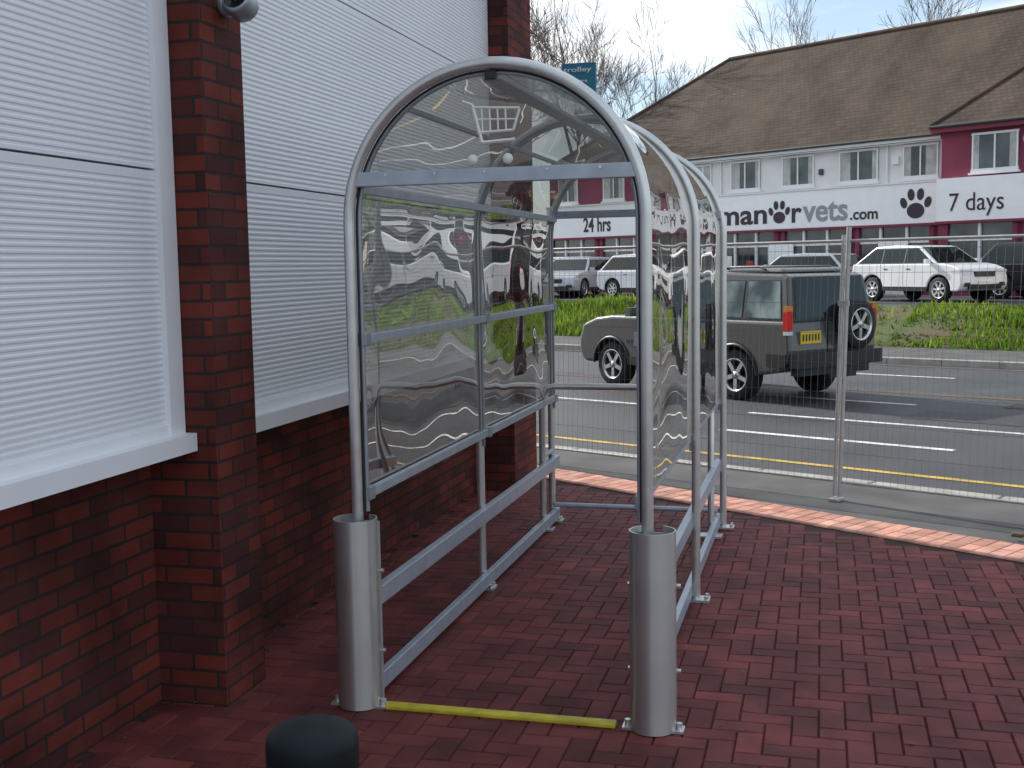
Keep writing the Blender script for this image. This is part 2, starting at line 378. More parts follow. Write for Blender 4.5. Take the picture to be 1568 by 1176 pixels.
# projecting sign
g=MB()
g.bb(-1.85,-1.60,8.55,8.59,2.84,3.06,'teal'); g.bb(-2.11,-1.85,8.56,8.58,3.0,3.02,'alu'); g.bb(-2.11,-1.85,8.56,8.58,2.87,2.89,'alu'); g.bb(-2.11,-2.095,8.52,8.62,2.82,3.07,'alu')
sg=empty('projecting_sign'); g.obj('board',sg,bevel=.004)
def text(s,x0,x1,z0,z1,y,k,parent,name,bold=.02):
    c=bpy.data.curves.new(name,'FONT'); c.body=s; c.extrude=.01; c.offset=bold; c.resolution_u=4
    o=bpy.data.objects.new(name,c); sc.collection.objects.link(o)
    bpy.context.view_layer.update()
    me=bpy.data.meshes.new_from_object(o.evaluated_get(bpy.context.evaluated_depsgraph_get()))
    bpy.data.objects.remove(o)
    xs=[v.co.x for v in me.vertices]; ys=[v.co.y for v in me.vertices]
    ax,bx,ay,by=min(xs),max(xs),min(ys),max(ys)
    for v in me.vertices:
        x,yy,zz=v.co
        v.co=(x0+(x-ax)/(bx-ax)*(x1-x0), y-zz*.5, z0+(yy-ay)/(by-ay)*(z1-z0))
    me.materials.clear(); me.materials.append(M[k])
    o=bpy.data.objects.new(name,me); sc.collection.objects.link(o); o.parent=parent; return o
text('trolley',-1.835,-1.63,2.985,3.03,8.547,'white',sg,'lettering',.0); text('park here',-1.835,-1.66,2.91,2.945,8.547,'white',sg,'lettering',.0)
# ------------------------------------------------------------------ trolley shelter
sh=empty('trolley_shelter')
CX=-1.10; RR=.53; ZS=1.76; YS=[3.93,5.52,7.10]
def hoop(y,rad=RR,z0=0,n=36):
    P=[(CX-rad,y,z0),(CX-rad,y,ZS*.5)]
    for i in range(n+1):
        a=math.pi-math.pi*i/n; P.append((CX+rad*math.cos(a),y,ZS+rad*math.sin(a)))
    P+=[(CX+rad,y,ZS*.5),(CX+rad,y,z0)]
    return P
g=MB()
for y in YS:
    g.tube(hoop(y),.0205,'steel',14)
    if y==YS[0]:
        g.tube(hoop(y+.01,RR-.024,.72),.004,'rubber',6); g.tube(hoop(y+.022,RR-.030,.72),.009,'alu',6)
    else: g.tube(hoop(y-.01,RR-.024,.72),.006,'alu',6)
    for sx in(-1,1):
        x=CX+sx*RR
        g.box((x,y,.006),(.13,.09,.012),'steel')
        for q in((-.05,-.025),(.05,-.025),(-.05,.025),(.05,.025)): g.tube([(x+q[0],y+q[1],.01),(x+q[0],y+q[1],.028)],.010,'steel',6)
g.obj('hoops',sh)
g=MB()
for sx in(-1,1):
    x=CX+sx*(RR-.03)
    for z,h,t in((.055,.065,.03),(.385,.07,.035),(.785,.038,.022),(1.347,.034,.022)):
        g.bb(x-t/2,x+t/2,YS[0]+.05,YS[2]+.02,z-h/2,z+h/2,'rail')
    a=math.asin(.12/RR); g.bb(CX+sx*(RR-.03)*math.cos(a)-.011,CX+sx*(RR-.03)*math.cos(a)+.011,YS[0]+.02,YS[2],1.865,1.897,'rail')
    a=R(52); g.bb(CX+sx*(RR-.03)*math.cos(a)-.009,CX+sx*(RR-.03)*math.cos(a)+.009,YS[0]+.02,YS[2],ZS+(RR-.03)*math.sin(a)-.010,ZS+(RR-.03)*math.sin(a)+.010,'alu')
    for y in YS:
        for z in(.785,1.347,1.88): g.box((x+sx*.0,y+(.04 if y<YS[2] else -.04),z),(.034,.05,.05),'alu')
g.bb(CX-.035,CX+.035,YS[0]+.02,YS[2],ZS+RR-.055,ZS+RR-.035,'alu')
g.bb(CX-RR+.02,CX+RR-.02,YS[0]-.012,YS[0]+.018,1.888,1.938,'rail')
g.bb(CX-RR+.02,CX+RR-.02,YS[2]-.012,YS[2]+.018,1.885,1.93,'alu')
for x in(-.38,-.2,-.02,.2,.38): g.tube([(CX+x,YS[0]-.018,1.925),(CX+x,YS[0]-.01,1.925)],.006,'chrome',6)
g.box((CX+.0,YS[0]+.02,2.25),(.04,.04,.03),'black')
g.obj('rails',sh,bevel=.004)
# rear barrier
g=MB(); yb=7.0
xl=CX-RR+.0; xr=CX+RR-.08
g.tube([(xl+.0,yb-.15,.0),(xl,yb-.15,.80),(xl+.03,yb-.15,.87),(xl+.08,yb-.15,.88),(xr-.06,yb-.15,.88),(xr,yb-.15,.86),(xr+.03,yb-.15,.80),(xr+.03,yb-.15,0)],.02,'steel',10)
g.tube([(xl+.02,yb+.08,.11),(xr+.05,yb+.08,.11)],.016,'rail',8)
g.tube([(xl,yb-.15,.45),(xl,yb+.12,.45)],.015,'rail',8)
for x in(xl,xr+.03): g.box((x,yb-.15,.006),(.13,.1,.012),'steel'); g.tube([(x+.03,yb-.17,.01),(x+.03,yb-.17,.03)],.012,'steel',6)
g.obj('rear_barrier',sh)
# panels: two side sheets and a roof sheet
rad=RR-.012; ac=math.asin(.12/RR)
left=[(CX-rad,.80+i*(ZS-.80)/12) for i in range(13)]+[(CX-rad*math.cos(ac*i/4),ZS+rad*math.sin(ac*i/4)) for i in range(1,5)]
right=[(2*CX-x,z) for x,z in left][::-1]
roofp=[(CX-rad*math.cos(ac+(math.pi-2*ac)*i/32),ZS+rad*math.sin(ac+(math.pi-2*ac)*i/32)) for i in range(33)]
g=MB()
for y0,y1 in((YS[0]+.03,YS[1]-.01),(YS[1]+.01,YS[2]-.02)):
    for pr,k in((left,'perspex'),(roofp,'perspexr'),(right,'perspex')):
        n=len(pr); ys=[y0+(y1-y0)*i/8 for i in range(9)]
        vs=[(x,y,z) for y in ys for x,z in pr]
        g.add(vs,[(i*n+j,i*n+j+1,(i+1)*n+j+1,(i+1)*n+j) for i in range(8) for j in range(n-1)],k,smooth=True)
g.obj('side_and_roof_panels',sh)
def arch(y,k,nm):
    g=MB(); a0=math.asin((1.91-ZS)/(RR-.03)); P=[]
    for i in range(25):
        a=math.pi-a0-(math.pi-2*a0)*i/24; P.append((CX+(RR-.03)*math.cos(a),y,ZS+(RR-.03)*math.sin(a)))
    g.add(P,[list(range(25))],k); g.obj(nm,sh)
arch(YS[0]+.004,'perspexf','end_panel'); arch(YS[2],'perspexf','rear_end_panel')
# trolley logo
g=MB(); M['logo']=mat('logo_white',(.8,.8,.74),.5); yl=YS[0]-.0
def X_(px): return CX+.01+(px-760)*.00232
def Z_(py): return 2.29-(py-97)*.00226
def bar(a,b,r=.0045): g.tube([(X_(a[0]),yl,Z_(a[1])),(X_(b[0]),yl,Z_(b[1]))],r,'logo',4)
bar((712,152),(728,158)); bar((728,158),(742,215),.006); bar((742,215),(792,212),.006)
bar((728,162),(800,166)); bar((735,200),(790,198)); bar((800,166),(790,198)); bar((731,180),(795,182),.003)
for x in(742,754,766,778): bar((x,163),(x+1,200),.003)
for x in(727,781): g.lathe([(0,0),(.018,0),(.018,.004),(0,.004)],'logo',Matrix.Translation((X_(x),yl,Z_(240)))@Matrix.Rotation(R(90),4,'X'),16)
g.obj('trolley_logo',sh)
# bollards (built about their own axis so the brushed grain wraps round them)
for sx in(-1,1):
    g=MB(); x=0; y=0; n=40; r1,r2=.080,.075; H=.70
    A0,A1=R(110),R(430)
    ang=[A0+(A1-A0)*i/n for i in range(n+1)]
    vs=[]
    for r in(r1,r2):
        for z in(0.004,H):
            for a in ang: vs.append((x+r*math.cos(a),y+r*math.sin(a),z))
    m=n+1; fs=[]
    for i in range(n):
        fs.append((i,i+1,m+i+1,m+i)); fs.append((2*m+i+1,2*m+i,3*m+i,3*m+i+1))
    g.add(vs,fs,'stain',smooth=True)
    g.add(vs,[(m+i,m+i+1,3*m+i+1,3*m+i) for i in range(n)]+[(0,m,3*m,2*m),(n,2*m+n,3*m+n,m+n)],'steel')
    g.bb(x-.073,x+.073,y+.05,y+.056,.01,H-.02,'steel')
    for s2 in(-1,1):
        g.bb(x+s2*.088-.018,x+s2*.088+.018,y-.03,y+.03,0,.008,'steel')
        g.tube([(x+s2*.09,y,.008),(x+s2*.09,y,.028)],.011,'steel',6)
    for z in(.2,.5):
        for s2 in(-1,1): g.tube([(x+s2*.078,y+.035,z),(x+s2*.092,y+.035,z)],.008,'chrome',8)
    g.obj('steel_bollard',X=Matrix.Translation((CX+sx*(RR+.012)+.006,YS[0]-.012,0)))
g=MB(); g.bb(CX-RR+.10,CX+RR-.11,YS[0]-.045,YS[0]+.0,.0,.018,'ystrip'); g.obj('yellow_threshold_strip',bevel=.005)
# black bollard foreground
g=MB(); T=Matrix.Translation((-.745,1.59,.013))
g.lathe([(.066,-.013),(.066,.80),(.062,.81),(.062,.825),(.069,.83),(.0705,.845),(.0705,.872),(.068,.884),(.060,.892),(.03,.899),(0,.9)],'bolg',T,40); g.obj('black_bollard')
# ------------------------------------------------------------------ mesh fence
fe=empty('mesh_fence',RF)
g=MB(); F0=-3.54; PL=3.42; sF=7.3; HF=1.8
for k in range(-1,4):
    a0=F0+k*PL+.025; a1=a0+PL-.05; ln=.05 if k<1 else .02
    yk=sF+(.03 if k%2 else 0)
    Pt=lambda a,z,off=0:(a+ln*z/HF,yk+off,z+.02)
    g.tube([Pt(a0,0),Pt(a0,HF)],.017,'postg',8); g.tube([Pt(a1,0),Pt(a1,HF-.05)],.014,'postg',8)
    g.tube([Pt(a0,.1),Pt(a1,.1)],.010,'postg',6); g.tube([Pt(a0,HF-.09),Pt(a1,HF-.09)],.012,'postg',6)
    n=int((a1-a0)/.05)
    for i in range(1,n):
        a=a0+(a1-a0)*i/n; g.tube([Pt(a,.1),Pt(a,HF-.09)],.0012,'wire',3,caps=False)
    for z in(.3,.5,.7,.9,1.1,1.3,1.5,1.65): g.tube([Pt(a0,z),Pt(a1,z)],.0014,'wire',3,caps=False)
    if k!=0: g.box((a0-.03,yk,.03),(.24,.5,.07),'rubber')
    else: g.box((a0-.02,yk,.0),(.07,.1,.016),'postg')
    g.box((a0-.02+ln*.75,yk,1.32),(.07,.03,.035),'postg')
g.obj('panels',fe)
# rubble
g=MB()
for (a,s,r) in((-1.9,6.72,.05),(-1.62,6.78,.035),(-1.3,6.72,.055),(-2.2,6.85,.03),(-1.0,6.9,.04)):
    c=Vector((a,s,.01)); pts=[]
    for x,y,z in itertools.product((-1,1),repeat=3): pts.append(c+Vector((x*r*random.uniform(.8,1.6),y*r*random.uniform(.5,1),r*.5+z*r*random.uniform(.3,.5))))
    g.add(pts,[(0,1,3,2),(4,6,7,5),(0,4,5,1),(2,3,7,6),(0,2,6,4),(1,5,7,3)],'dirt')
g.obj('rubble',X=RF,bevel=.01)
# ------------------------------------------------------------------ grass bank
g=MB(); random.seed(3)
for i in range(60000):
    a=random.uniform(-28,18); s=random.uniform(20.95,25.0)
    n1=noise.noise(Vector((a*.6,s*.8,1)))
    if n1<-.3 and random.random()<.6: continue
    if -10.4<a+ (s-21)*.15<-9.3 and random.random()<.93: continue
    lush=1.5 if a<-12 else 1
    z=bz(s)-.02; h=random.uniform(.06,.18)*(1+.8*n1)*lush; an=random.uniform(0,math.pi); wd=random.uniform(.02,.05)
    if s>24 : h*=.6
    dx,dy=math.cos(an)*wd,math.sin(an)*wd; lx,ly=random.uniform(-.08,.08),random.uniform(-.08,.08)
    q=random.uniform(.45,1.25)*(1+.8*n1); c=(q*random.uniform(.85,1.25),q,q*random.uniform(.6,1.1))
    g.add([(a-dx,s-dy,z),(a+dx,s+dy,z),(a+lx,s+ly,z+h)],[(0,1,2)],'grass',col=c)
g.obj('grass',X=RF)
# ------------------------------------------------------------------ shops building
FX=Matrix.Translation((-.41,43.3,0))@Matrix.Rotation(R(-34),4,'Z')
sb=empty('shop_building',FX)
E0,E1=-13.5,24; ZE=5.58; ZR=10.0; D=8.4
g=MB()
g.bb(-7.8,E1,0,D,.3,ZE-.03,'render'); g.bb(E0,-7.805,-.002,D,.3,ZE-.03,'maroon')
g.bb(5.35,10.6,-.8,-.003,.3,5.68,'maroon')
g.obj('walls',sb)
g=MB()
fy=-.35
def quad(*p,k='roof'): 
    g.add(p,[list(range(len(p)))],k)
quad((E0-.3,fy,ZE),(E1+.3,fy,ZE),(E1-3.5,D/2,ZR),(-6.95,D/2,ZR))
quad((E1+.3,D+.35,ZE),(E0-.3,D+.35,ZE),(-6.95,D/2,ZR),(E1-3.5,D/2,ZR))
quad((E0-.3,D+.35,ZE),(E0-.3,fy,ZE),(-6.95,D/2,ZR)); quad((E1+.3,fy,ZE),(E1+.3,D+.35,ZE),(E1-3.5,D/2,ZR))
b0,b1,bf,bzr=5.1,10.85,-1.1,8.2; bm=(b0+b1)/2
quad((b0,bf,5.72),(b1,bf,5.72),(bm,bf+2.85,bzr))
quad((b0,2.5,5.72),(b0,bf,5.72),(bm,bf+2.85,bzr),(bm,4,bzr)); quad((b1,bf,5.72),(b1,2.5,5.72),(bm,4,bzr),(bm,bf+2.85,bzr))
g.obj('roof',sb,uv=True)
g=MB()
g.tube([(-6.95,D/2,ZR+.0),(E1-3.5,D/2,ZR+.0)],.1,'ridge',8); g.tube([(-6.95,D/2,ZR+.0),(E0-.3,fy,ZE+.03)],.08,'ridge',6)
g.tube([(bm,bf+2.85,bzr+.02),(b0,bf,5.74)],.07,'ridge',6); g.tube([(bm,bf+2.85,bzr+.02),(b1,bf,5.74)],.07,'ridge',6)
g.obj('ridge_tiles',sb)
g=MB()
g.tube([(E0-.3,fy-.05,ZE-.02),(5.05,fy-.05,ZE-.02)],.05,'pipe',8); g.tube([(10.9,fy-.05,ZE-.02),(E1+.3,fy-.05,ZE-.02)],.05,'pipe',8)
g.bb(E0-.3,5.05,fy+.01,fy+.04,ZE-.16,ZE-.02,'white'); g.bb(E0-.3,E1,fy+.045,0,ZE-.2,ZE-.18,'white')
g.bb(b0,b1,bf+.02,bf+.05,5.52,5.70,'maroon'); g.bb(b0,b1,bf+.052,-.8,5.52,5.54,'maroon'); g.tube([(b0,bf-.03,5.70),(b1,bf-.03,5.70)],.05,'pipe',8)
for t in(-4.0,3.0,5.2,13,18): g.tube([(t,-.05,4.1),(t,-.05,ZE-.05)],.04,'white' if t<5 else 'pipe',8)
g.bb(3.2,3.45,-.12,-.003,4.75,5.0,'white'); g.bb(.35,.5,-.1,-.003,4.6,4.8,'pipe')
g.obj('gutters_and_trim',sb)
def window(g,t,w,z0,z1,y,n=2,k='white',cur=True):
    g.bb(t-w/2,t+w/2,y-.03,y-.005,z0,z1,'glassd')
    f=.05
    g.bb(t-w/2-.02,t+w/2+.02,y-.08,y-.004,z0-.06,z0+f,k); g.bb(t-w/2-.02,t+w/2+.02,y-.07,y-.004,z1-f,z1+.02,k)
    for i in range(n+1):
        x=t-w/2+(w*i/n); x=min(max(x,t-w/2+f/2),t+w/2-f/2); g.bb(x-f/2,x+f/2,y-.065,y-.0045,z0+f,z1-f,k)
    if cur:
        a_,b_=random.uniform(.15,.4),random.uniform(.15,.4)
        g.bb(t-w/2+f,t-w/2+f+a_,y-.035,y-.0302,z0+f,z1-f,'curtain'); g.bb(t+w/2-f-b_,t+w/2-f,y-.035,y-.0302,z0+f,z1-f,'curtain')
    g.bb(t-w/2-.08,t+w/2+.08,y-.12,y-.003,z0-.12,z0-.062,k)
g=MB()
for t,w_ in((-12.3,1.2),(-9.6,1.2),(-6.4,1.2),(-4.85,.8),(-2.87,1.35),(-.55,1.35),(1.9,1.5),(4.2,1.25),(12.4,1.4),(15,1.4),(17.6,1.4),(20.4,1.4)): window(g,t,w_,4.28,5.33,0)
window(g,7.1,1.45,4.28,5.4,-.8); window(g,9.4,1.3,4.28,5.4,-.8)
g.obj('upper_windows',sb)
g=MB()
g.bb(E0,5.34,-.22,-.004,2.78,4.08,'sign'); g.bb(5.3,10.65,-1.0,-.81,2.78,4.1,'sign'); g.bb(10.66,E1,-.22,-.004,2.78,4.08,'sign')
g.bb(E0,5.33,-.26,-.0,2.70,2.778,'maroon'); g.bb(5.3,10.65,-1.04,-.81,2.7,2.778,'maroon'); g.bb(E0,5.33,-.26,0,4.082,4.14,'render')
g.obj('fascia',sb)
ys=-.232
text('man',-3.94,-1.74,2.98,3.5,ys,'txt',sb,'lettering'); text('r',-.66,-.24,2.98,3.5,ys,'txt',sb,'lettering'); text('vets',-.2,1.62,2.98,3.66,ys,'txtg',sb,'lettering'); text('.com',1.72,2.78,2.98,3.25,ys,'txt',sb,'lettering')
text('24 hrs',-11.2,-9.6,2.98,3.6,ys,'txt',sb,'lettering'); text('7 days',5.75,7.5,2.9,3.62,-1.012,'txt',sb,'lettering',.0); text('open',8.2,9.6,2.98,3.5,-1.012,'txtg',sb,'lettering')
text('pharmacy',13,16.5,3.05,3.6,ys,'redb',sb,'lettering')
g=MB()
def paw(cx,cz,r,y):
    def ell(x,z,a,b,rot=0):
        P=[]
        for i in range(20):
            q=2*math.pi*i/20; u,v=a*math.cos(q),b*math.sin(q); P.append((x+u*math.cos(rot)-v*math.sin(rot),y,z+u*math.sin(rot)+v*math.cos(rot)))
        g.add(P,[list(range(20))],'txt')
    ell(cx,cz-.32*r,.52*r,.42*r)
    ell(cx-.72*r,cz+.12*r,.2*r,.3*r,.35); ell(cx-.28*r,cz+.55*r,.21*r,.32*r,.1); ell(cx+.28*r,cz+.55*r,.21*r,.32*r,-.1); ell(cx+.72*r,cz+.12*r,.2*r,.3*r,-.35)
paw(-1.2,3.35,.5,-.236); paw(4.16,3.38,.6,-.236); g.obj('paw_logo',sb)
g=MB(); random.seed(11)
def front(t0,t1,y):
    g.bb(t0,t1,y-.05,y-.004,.44,.8,'maroon'); g.bb(t0,t1,y-.03,y-.005,.8,2.69,'glassd')
    n=max(1,round((t1-t0)/1.1))
    for i in range(n+1):
        x=t0+(t1-t0)*i/n; k='maroon' if i in(0,n) else 'white'; w_=.16 if i in(0,n) else .04
        g.bb(x-w_,x+w_,y-.12,y-.0035,.44,2.69,k)
    g.bb(t0,t1,y-.06,y-.0045,2.15,2.22,'white')
    for i in range(n):
        if random.random()<.7:
            x=t0+(t1-t0)*(i+.5)/n+random.uniform(-.15,.15); zz=random.uniform(1.1,1.7); ww,hh=random.uniform(.15,.35),random.uniform(.2,.4)
            g.bb(x-ww,x+ww,y-.036,y-.0305,zz-hh,zz+hh,random.choice(['sign','curtain','redb','txtg']))
t=E0+.1
while t<5: front(t,min(t+2.9,5.2),0); t+=3.05
front(5.5,7.9,-.8); front(8.05,10.5,-.8)
t=10.8
while t<23: front(t,t+2.9,0); t+=3.05
for t in(3.3,-1.2): g.bb(t-.55,t+.55,-.14,-.122,.44,2.3,'sign')
g.obj('shopfront',sb)
g=MB(); T=Matrix.Translation((8.35,-1.0,5.1))@Matrix.Rotation(R(75),4,'X'); g.lathe([(0,0),(.12,.01),(.22,.05),(.27,.09)],'alu',T,20); g.tube([(8.35,-.8,5.0),(8.35,-1.0,5.1),(8.35,-1.3,5.15)],.015,'pipe',6); g.obj('satellite_dish',sb)
# ------------------------------------------------------------------ cars
def wheel(g,c,R_,w_,side,sp=5):
    T=Matrix.Translation(c)@Matrix.Rotation(R(-90*side),4,'X')
    h=w_/2
    g.lathe([(R_*.62,-h),(R_*.93,-h),(R_,-h+.03),(R_,h-.03),(R_*.93,h),(R_*.66,h)],'tyre',T,28)
    g.lathe([(R_*.66,h),(R_*.62,h-.01),(R_*.58,h-.07),(0,h-.08)],'black',T,28)
    g.lathe([(R_*.67,h+.001),(R_*.63,h+.006),(R_*.58,h-.02),(R_*.57,h-.05)],'chrome',T,28)
    g.lathe([(R_*.17,h-.06),(R_*.16,h-.005),(0,h)],'chrome',T,14)
    for i in range(sp):
        a=2*math.pi*i/sp+.3
        g.box((R_*.36,0,h-.03),(R_*.5,R_*.17,.035),'chrome',T@Matrix.Rotation(a,4,'Z'))
def car(name,loc,ang,pt,L=4.4,W=1.75,H=1.5,wb=2.6,of=.85,Rw=.32,zs=.25,zb=.95,zh=.85,xA=1.05,xB=.45,xC=-1.5,xD=-2.0,Wt=None,pillars=(.0,-.9),disc=False,glassband=(.05,.1)):
    X=Matrix.Translation(loc)@Matrix.Rotation(ang,4,'Z'); e=empty(name,X)
    hf=L/2; xf=hf-of; xr=xf-wb; Ra=Rw*1.17; Wt=Wt or W*.8; zt=H-.03
    th=math.asin((zs-Rw)/Ra)
    poly=[(hf-.14,zs)]; isarch=set()
    for c in(xf,xr):
        for i in range(13):
            a=th+(math.pi-2*th)*i/12
            poly.append((c+Ra*math.cos(a),Rw+Ra*math.sin(a)))
            if i<12: isarch.add(len(poly)-1)
    poly+=[(-hf+.16,zs+.06),(-hf+.03,zs+.16),(-hf,zs+.32),(-hf+.015,zb*.82),(-hf+.05,zb)]
    poly+=[(xA,zb),(xA-.3+(hf-xA)*.6,(zb+zh)/2+.02),(hf-.38,zh),(hf-.1,zh-.09),(hf-.01,zh-.3),(hf,zs+.2),(hf-.05,zs+.06)]
    isarch.add(0); isarch.add(13)
    g=MB(); g.prism(poly,-W/2,W/2,pt,edge=lambda i:'black' if i in isarch else pt)
    g.obj('body',e,bevel=.045,merge=True,segs=3)
    g=MB(); zb2=zb-.02; up=[(xA,zb2),(xB+.04,zt-.03),(xB-.15,zt),((xB+xC)/2,H),(xC+.1,zt),(xC,zt-.04),(xD,zb2)]
    hw=lambda z: W/2-.02-(z-zb2)*(W/2-.02-Wt/2)/(zt-zb2)
    n=len(up); vs=[(x,-hw(z),z) for x,z in up]+[(x,hw(z),z) for x,z in up]
    g.add(vs,[list(range(n)),list(range(n,2*n))[::-1]]+[(i,n+i,n+(i+1)%n,(i+1)%n) for i in range(n)],pt)
    if disc:
        g.add([(x,y,z) for z,x0,x1,yy in((H-.02,xC+.1,xC+1.15,Wt/2-.04),(H+.035,xC+.16,xC+1.0,Wt/2-.08)) for x,y in((x0,-yy),(x1,-yy),(x1,yy),(x0,yy))],[(3,2,1,0),(4,5,6,7),(0,1,5,4),(1,2,6,5),(2,3,7,6),(3,0,4,7)],pt)
    g.obj('roof_and_pillars',e,bevel=.035,merge=True,segs=3)
    g=MB(); z0=zb+glassband[0]; z1=zt-glassband[1]
    fl=lambda z: xA+(xB+.04-xA)*(z-zb2)/(zt-.03-zb2); rl=lambda z: xD+(xC-xD)*(z-zb2)/(zt-.04-zb2)
    cuts=[99]+list(pillars)+[-99]
    def sidepoly(a,b,off,gr,k):
        for s in(-1,1):
            P=[]
            for z,wh in((z0-gr,0),(z1+gr,0),(z1+gr,1),(z0-gr,1)):
                x=min(a-.03+gr,fl(z)-.11+gr) if wh==0 else max(b+.03-gr,rl(z)+.12-gr)
                P.append((x,s*(hw(z)+off),z))
            g.add(P,[(0,1,2,3) if s<0 else (3,2,1,0)],k)
    for a,b in zip(cuts,cuts[1:]):
        sidepoly(a,b,.004,.014 if disc else .028,'black')
        sidepoly(a,b,.008,0,'glasslit' if disc else 'glasscar')
    def scr(lf,off,sgn,ins,k,gr):
        P=[]
        for z,s in((z0-gr,-1),(z0-gr,1),(z1+.02+gr,1),(z1+.02+gr,-1)):
            P.append((lf(z)+sgn*off,s*(hw(z)-ins+gr),z+.004))
        g.add(P,[(0,1,2,3)],k)
    for lf,sg_ in((fl,1),(rl,-1)): scr(lf,.008,sg_,.1,'black',.025); scr(lf,.013,sg_,.1,'glasscar',0)
    g.obj('windows',e)
    g=MB()
    for cx in(xf,xr):
        for s in(-1,1): wheel(g,(cx,s*(W/2-.11),Rw),Rw,.2,s,5 if disc else 7)
    g.obj('wheels',e)
    g=MB()
    for s in(-1,1):
        g.box((hf-.10,s*(W/2-.24),zh-.2),(.16,.36,.15),'lamp')
        if not disc:
            g.box((-hf+.07,s*(W/2-.12),zb-.2),(.16,.2,.28),'red')
            g.box((hf-.04,s*(W/2-.22),zs+.18),(.09,.22,.10),'black')
            g.box((hf-.2,s*(W/2-.012),zh-.17),(.30,.03,.09),'lamp')
        g.box((xA-.22,s*(W/2+.09),zb+.06),(.1,.18,.12),pt)
        for p in list(pillars)[:2]:
            g.box((p+.18,s*(W/2+.006),zb-.14),(.14,.02,.025),'black'); g.box((p,s*(W/2-.001),(zs+zb)/2+.06),(.012,.008,zb-zs-.14),'black')
        g.box(((xf+xr)/2,s*(W/2-.001),zs+.06),(wb-2*Ra,.03,.12),'black')
    g.box((hf-.03,0,zh-.24),(.09,W*.42,.14),'black'); g.box((hf-.0,0,zs+.12),(.05,W*.7,.12),'black')
    g.box((hf+.012,0,zs+.22),(.02,.48,.1),'plateW')
    g.box((-hf+.05,0,zs+.09),(.14,W*.8,.16),'black')
    if not disc: g.box((-hf-.005,0,zb-.25),(.03,.5,.11),'plateY')
    else:
        for s in(-1,1):
            g.box((-hf+.05,s*(W/2-.028),1.0),(.085,.085,.22),'red'); g.box((-hf+.049,s*(W/2-.029),1.145),(.083,.083,.06),'amber')
            g.box((-hf+.049,s*(W/2-.029),.86),(.083,.083,.05),'lamp')
            g.tube([(xB-.1,s*(Wt/2-.05),H+.02),(xB-.2,s*(Wt/2-.05),H+.05),(xC+.5,s*(Wt/2-.05),H+.05),(xC+.4,s*(Wt/2-.05),H+.02)],.014,'black',6)
            g.box(((xf+xr)/2,s*(W/2+.004),.66),(wb-2*Ra+.06,.03,.05),'black')
            for c in(xf,xr): g.tube([(c+Ra*1.03*math.cos(th+(math.pi-2*th)*i/12),s*(W/2-.002),Rw+Ra*1.03*math.sin(th+(math.pi-2*th)*i/12)) for i in range(13)],.024,'black',6)
            g.box((-hf+.2,s*(W/2-.005),zs+.2),(.3,.05,.16),'black')
        g.box((-hf-.03,0,zs+.2),(.16,W*.98,.17),'black')
        g.box((-hf-.008,W/2-.36,.80),(.02,.36,.15),'plateY')
        for q in range(6): g.box((-hf-.02,W/2-.22-.055*q,.80),(.004,.028,.08),'black')
        g.box((-hf-.0,0.12,.85),(.012,.015,.5),'black'); g.box((-hf-.03,-.1,.32),(.06,.5,.05),'black')
        gw=MB(); XX=Matrix.Translation(Vector((-hf-.085,-.30,.93)))@Matrix.Rotation(R(90),4,'Z')
        wheel(gw,(0,0,0),Rw*.95,.17,1); o=gw.obj('spare_wheel',e); o.matrix_local=XX
    g.obj('lamps_and_trim',e,bevel=.008)
    return e
A40=math.atan2(.64,-.768)
rear=Vector((-.99,14.7,-.1)); front_=rear+Vector((-.768,.64,0))*2.34
mid=(rear+front_)/2; nrm=Vector((.64,.768,0))
ctr=mid+nrm*(.8-.02)+Vector((.768,-.64,0))*.02
car('off_road_car',ctr,A40,'pgrey',L=3.95,W=1.6,H=1.59,wb=2.34,of=.72,Rw=.315,zs=.33,zb=1.0,zh=.96,xA=.92,xB=.55,xC=-1.86,xD=-1.95,Wt=1.38,pillars=(.0,-.78,-1.22),disc=True,glassband=(.03,.09))
def pos(t,q,z=.45): return FX@Vector((t,-q,z))
hd=R(-34)
car('parked_suv',pos(7.55,5.5),hd-R(14),'pwhite',L=4.0,W=1.72,H=1.55,wb=2.4,of=.78,Rw=.34,zs=.30,zb=1.04,zh=.99,xA=1.15,xB=.4,xC=-1.25,xD=-1.9,pillars=(-.02,-.85),glassband=(.03,.08))
car('parked_suv',pos(9.9,2.6),hd,'pblack',L=4.4,W=1.8,H=1.6,zb=1.0,zh=.95,Rw=.35)
car('parked_car',pos(1.5,2.5),hd+math.pi,'psilver',L=4.2,H=1.42)
car('parked_car',pos(-3.9,2.6),hd,'pwhite',L=4.4,H=1.5)
car('parked_car',pos(-2.2,5.6),hd,'pwhite',L=4.2,H=1.5)
car('parked_car',pos(-6.3,5.4),hd-R(70),'psilver',L=4.2,H=1.45)
car('parked_car',pos(-8.3,4.2),hd-R(70),'pwhite',L=4.3,H=1.5)
car('parked_van',pos(13.2,5.5),hd,'pwhite',L=4.9,W=1.9,H=2.0,zb=1.15,zh=1.1,Rw=.34,xA=1.6,xB=1.1,xC=-2.3,xD=-2.4,pillars=(.3,.28),wb=3.0,glassband=(.05,.35))
car('parked_car',pos(18.5,5.5),hd,'pwhite',L=4.3,H=1.5)
car('parked_car',pos(15.5,2.5),hd,'pred',L=4.2,H=1.45)
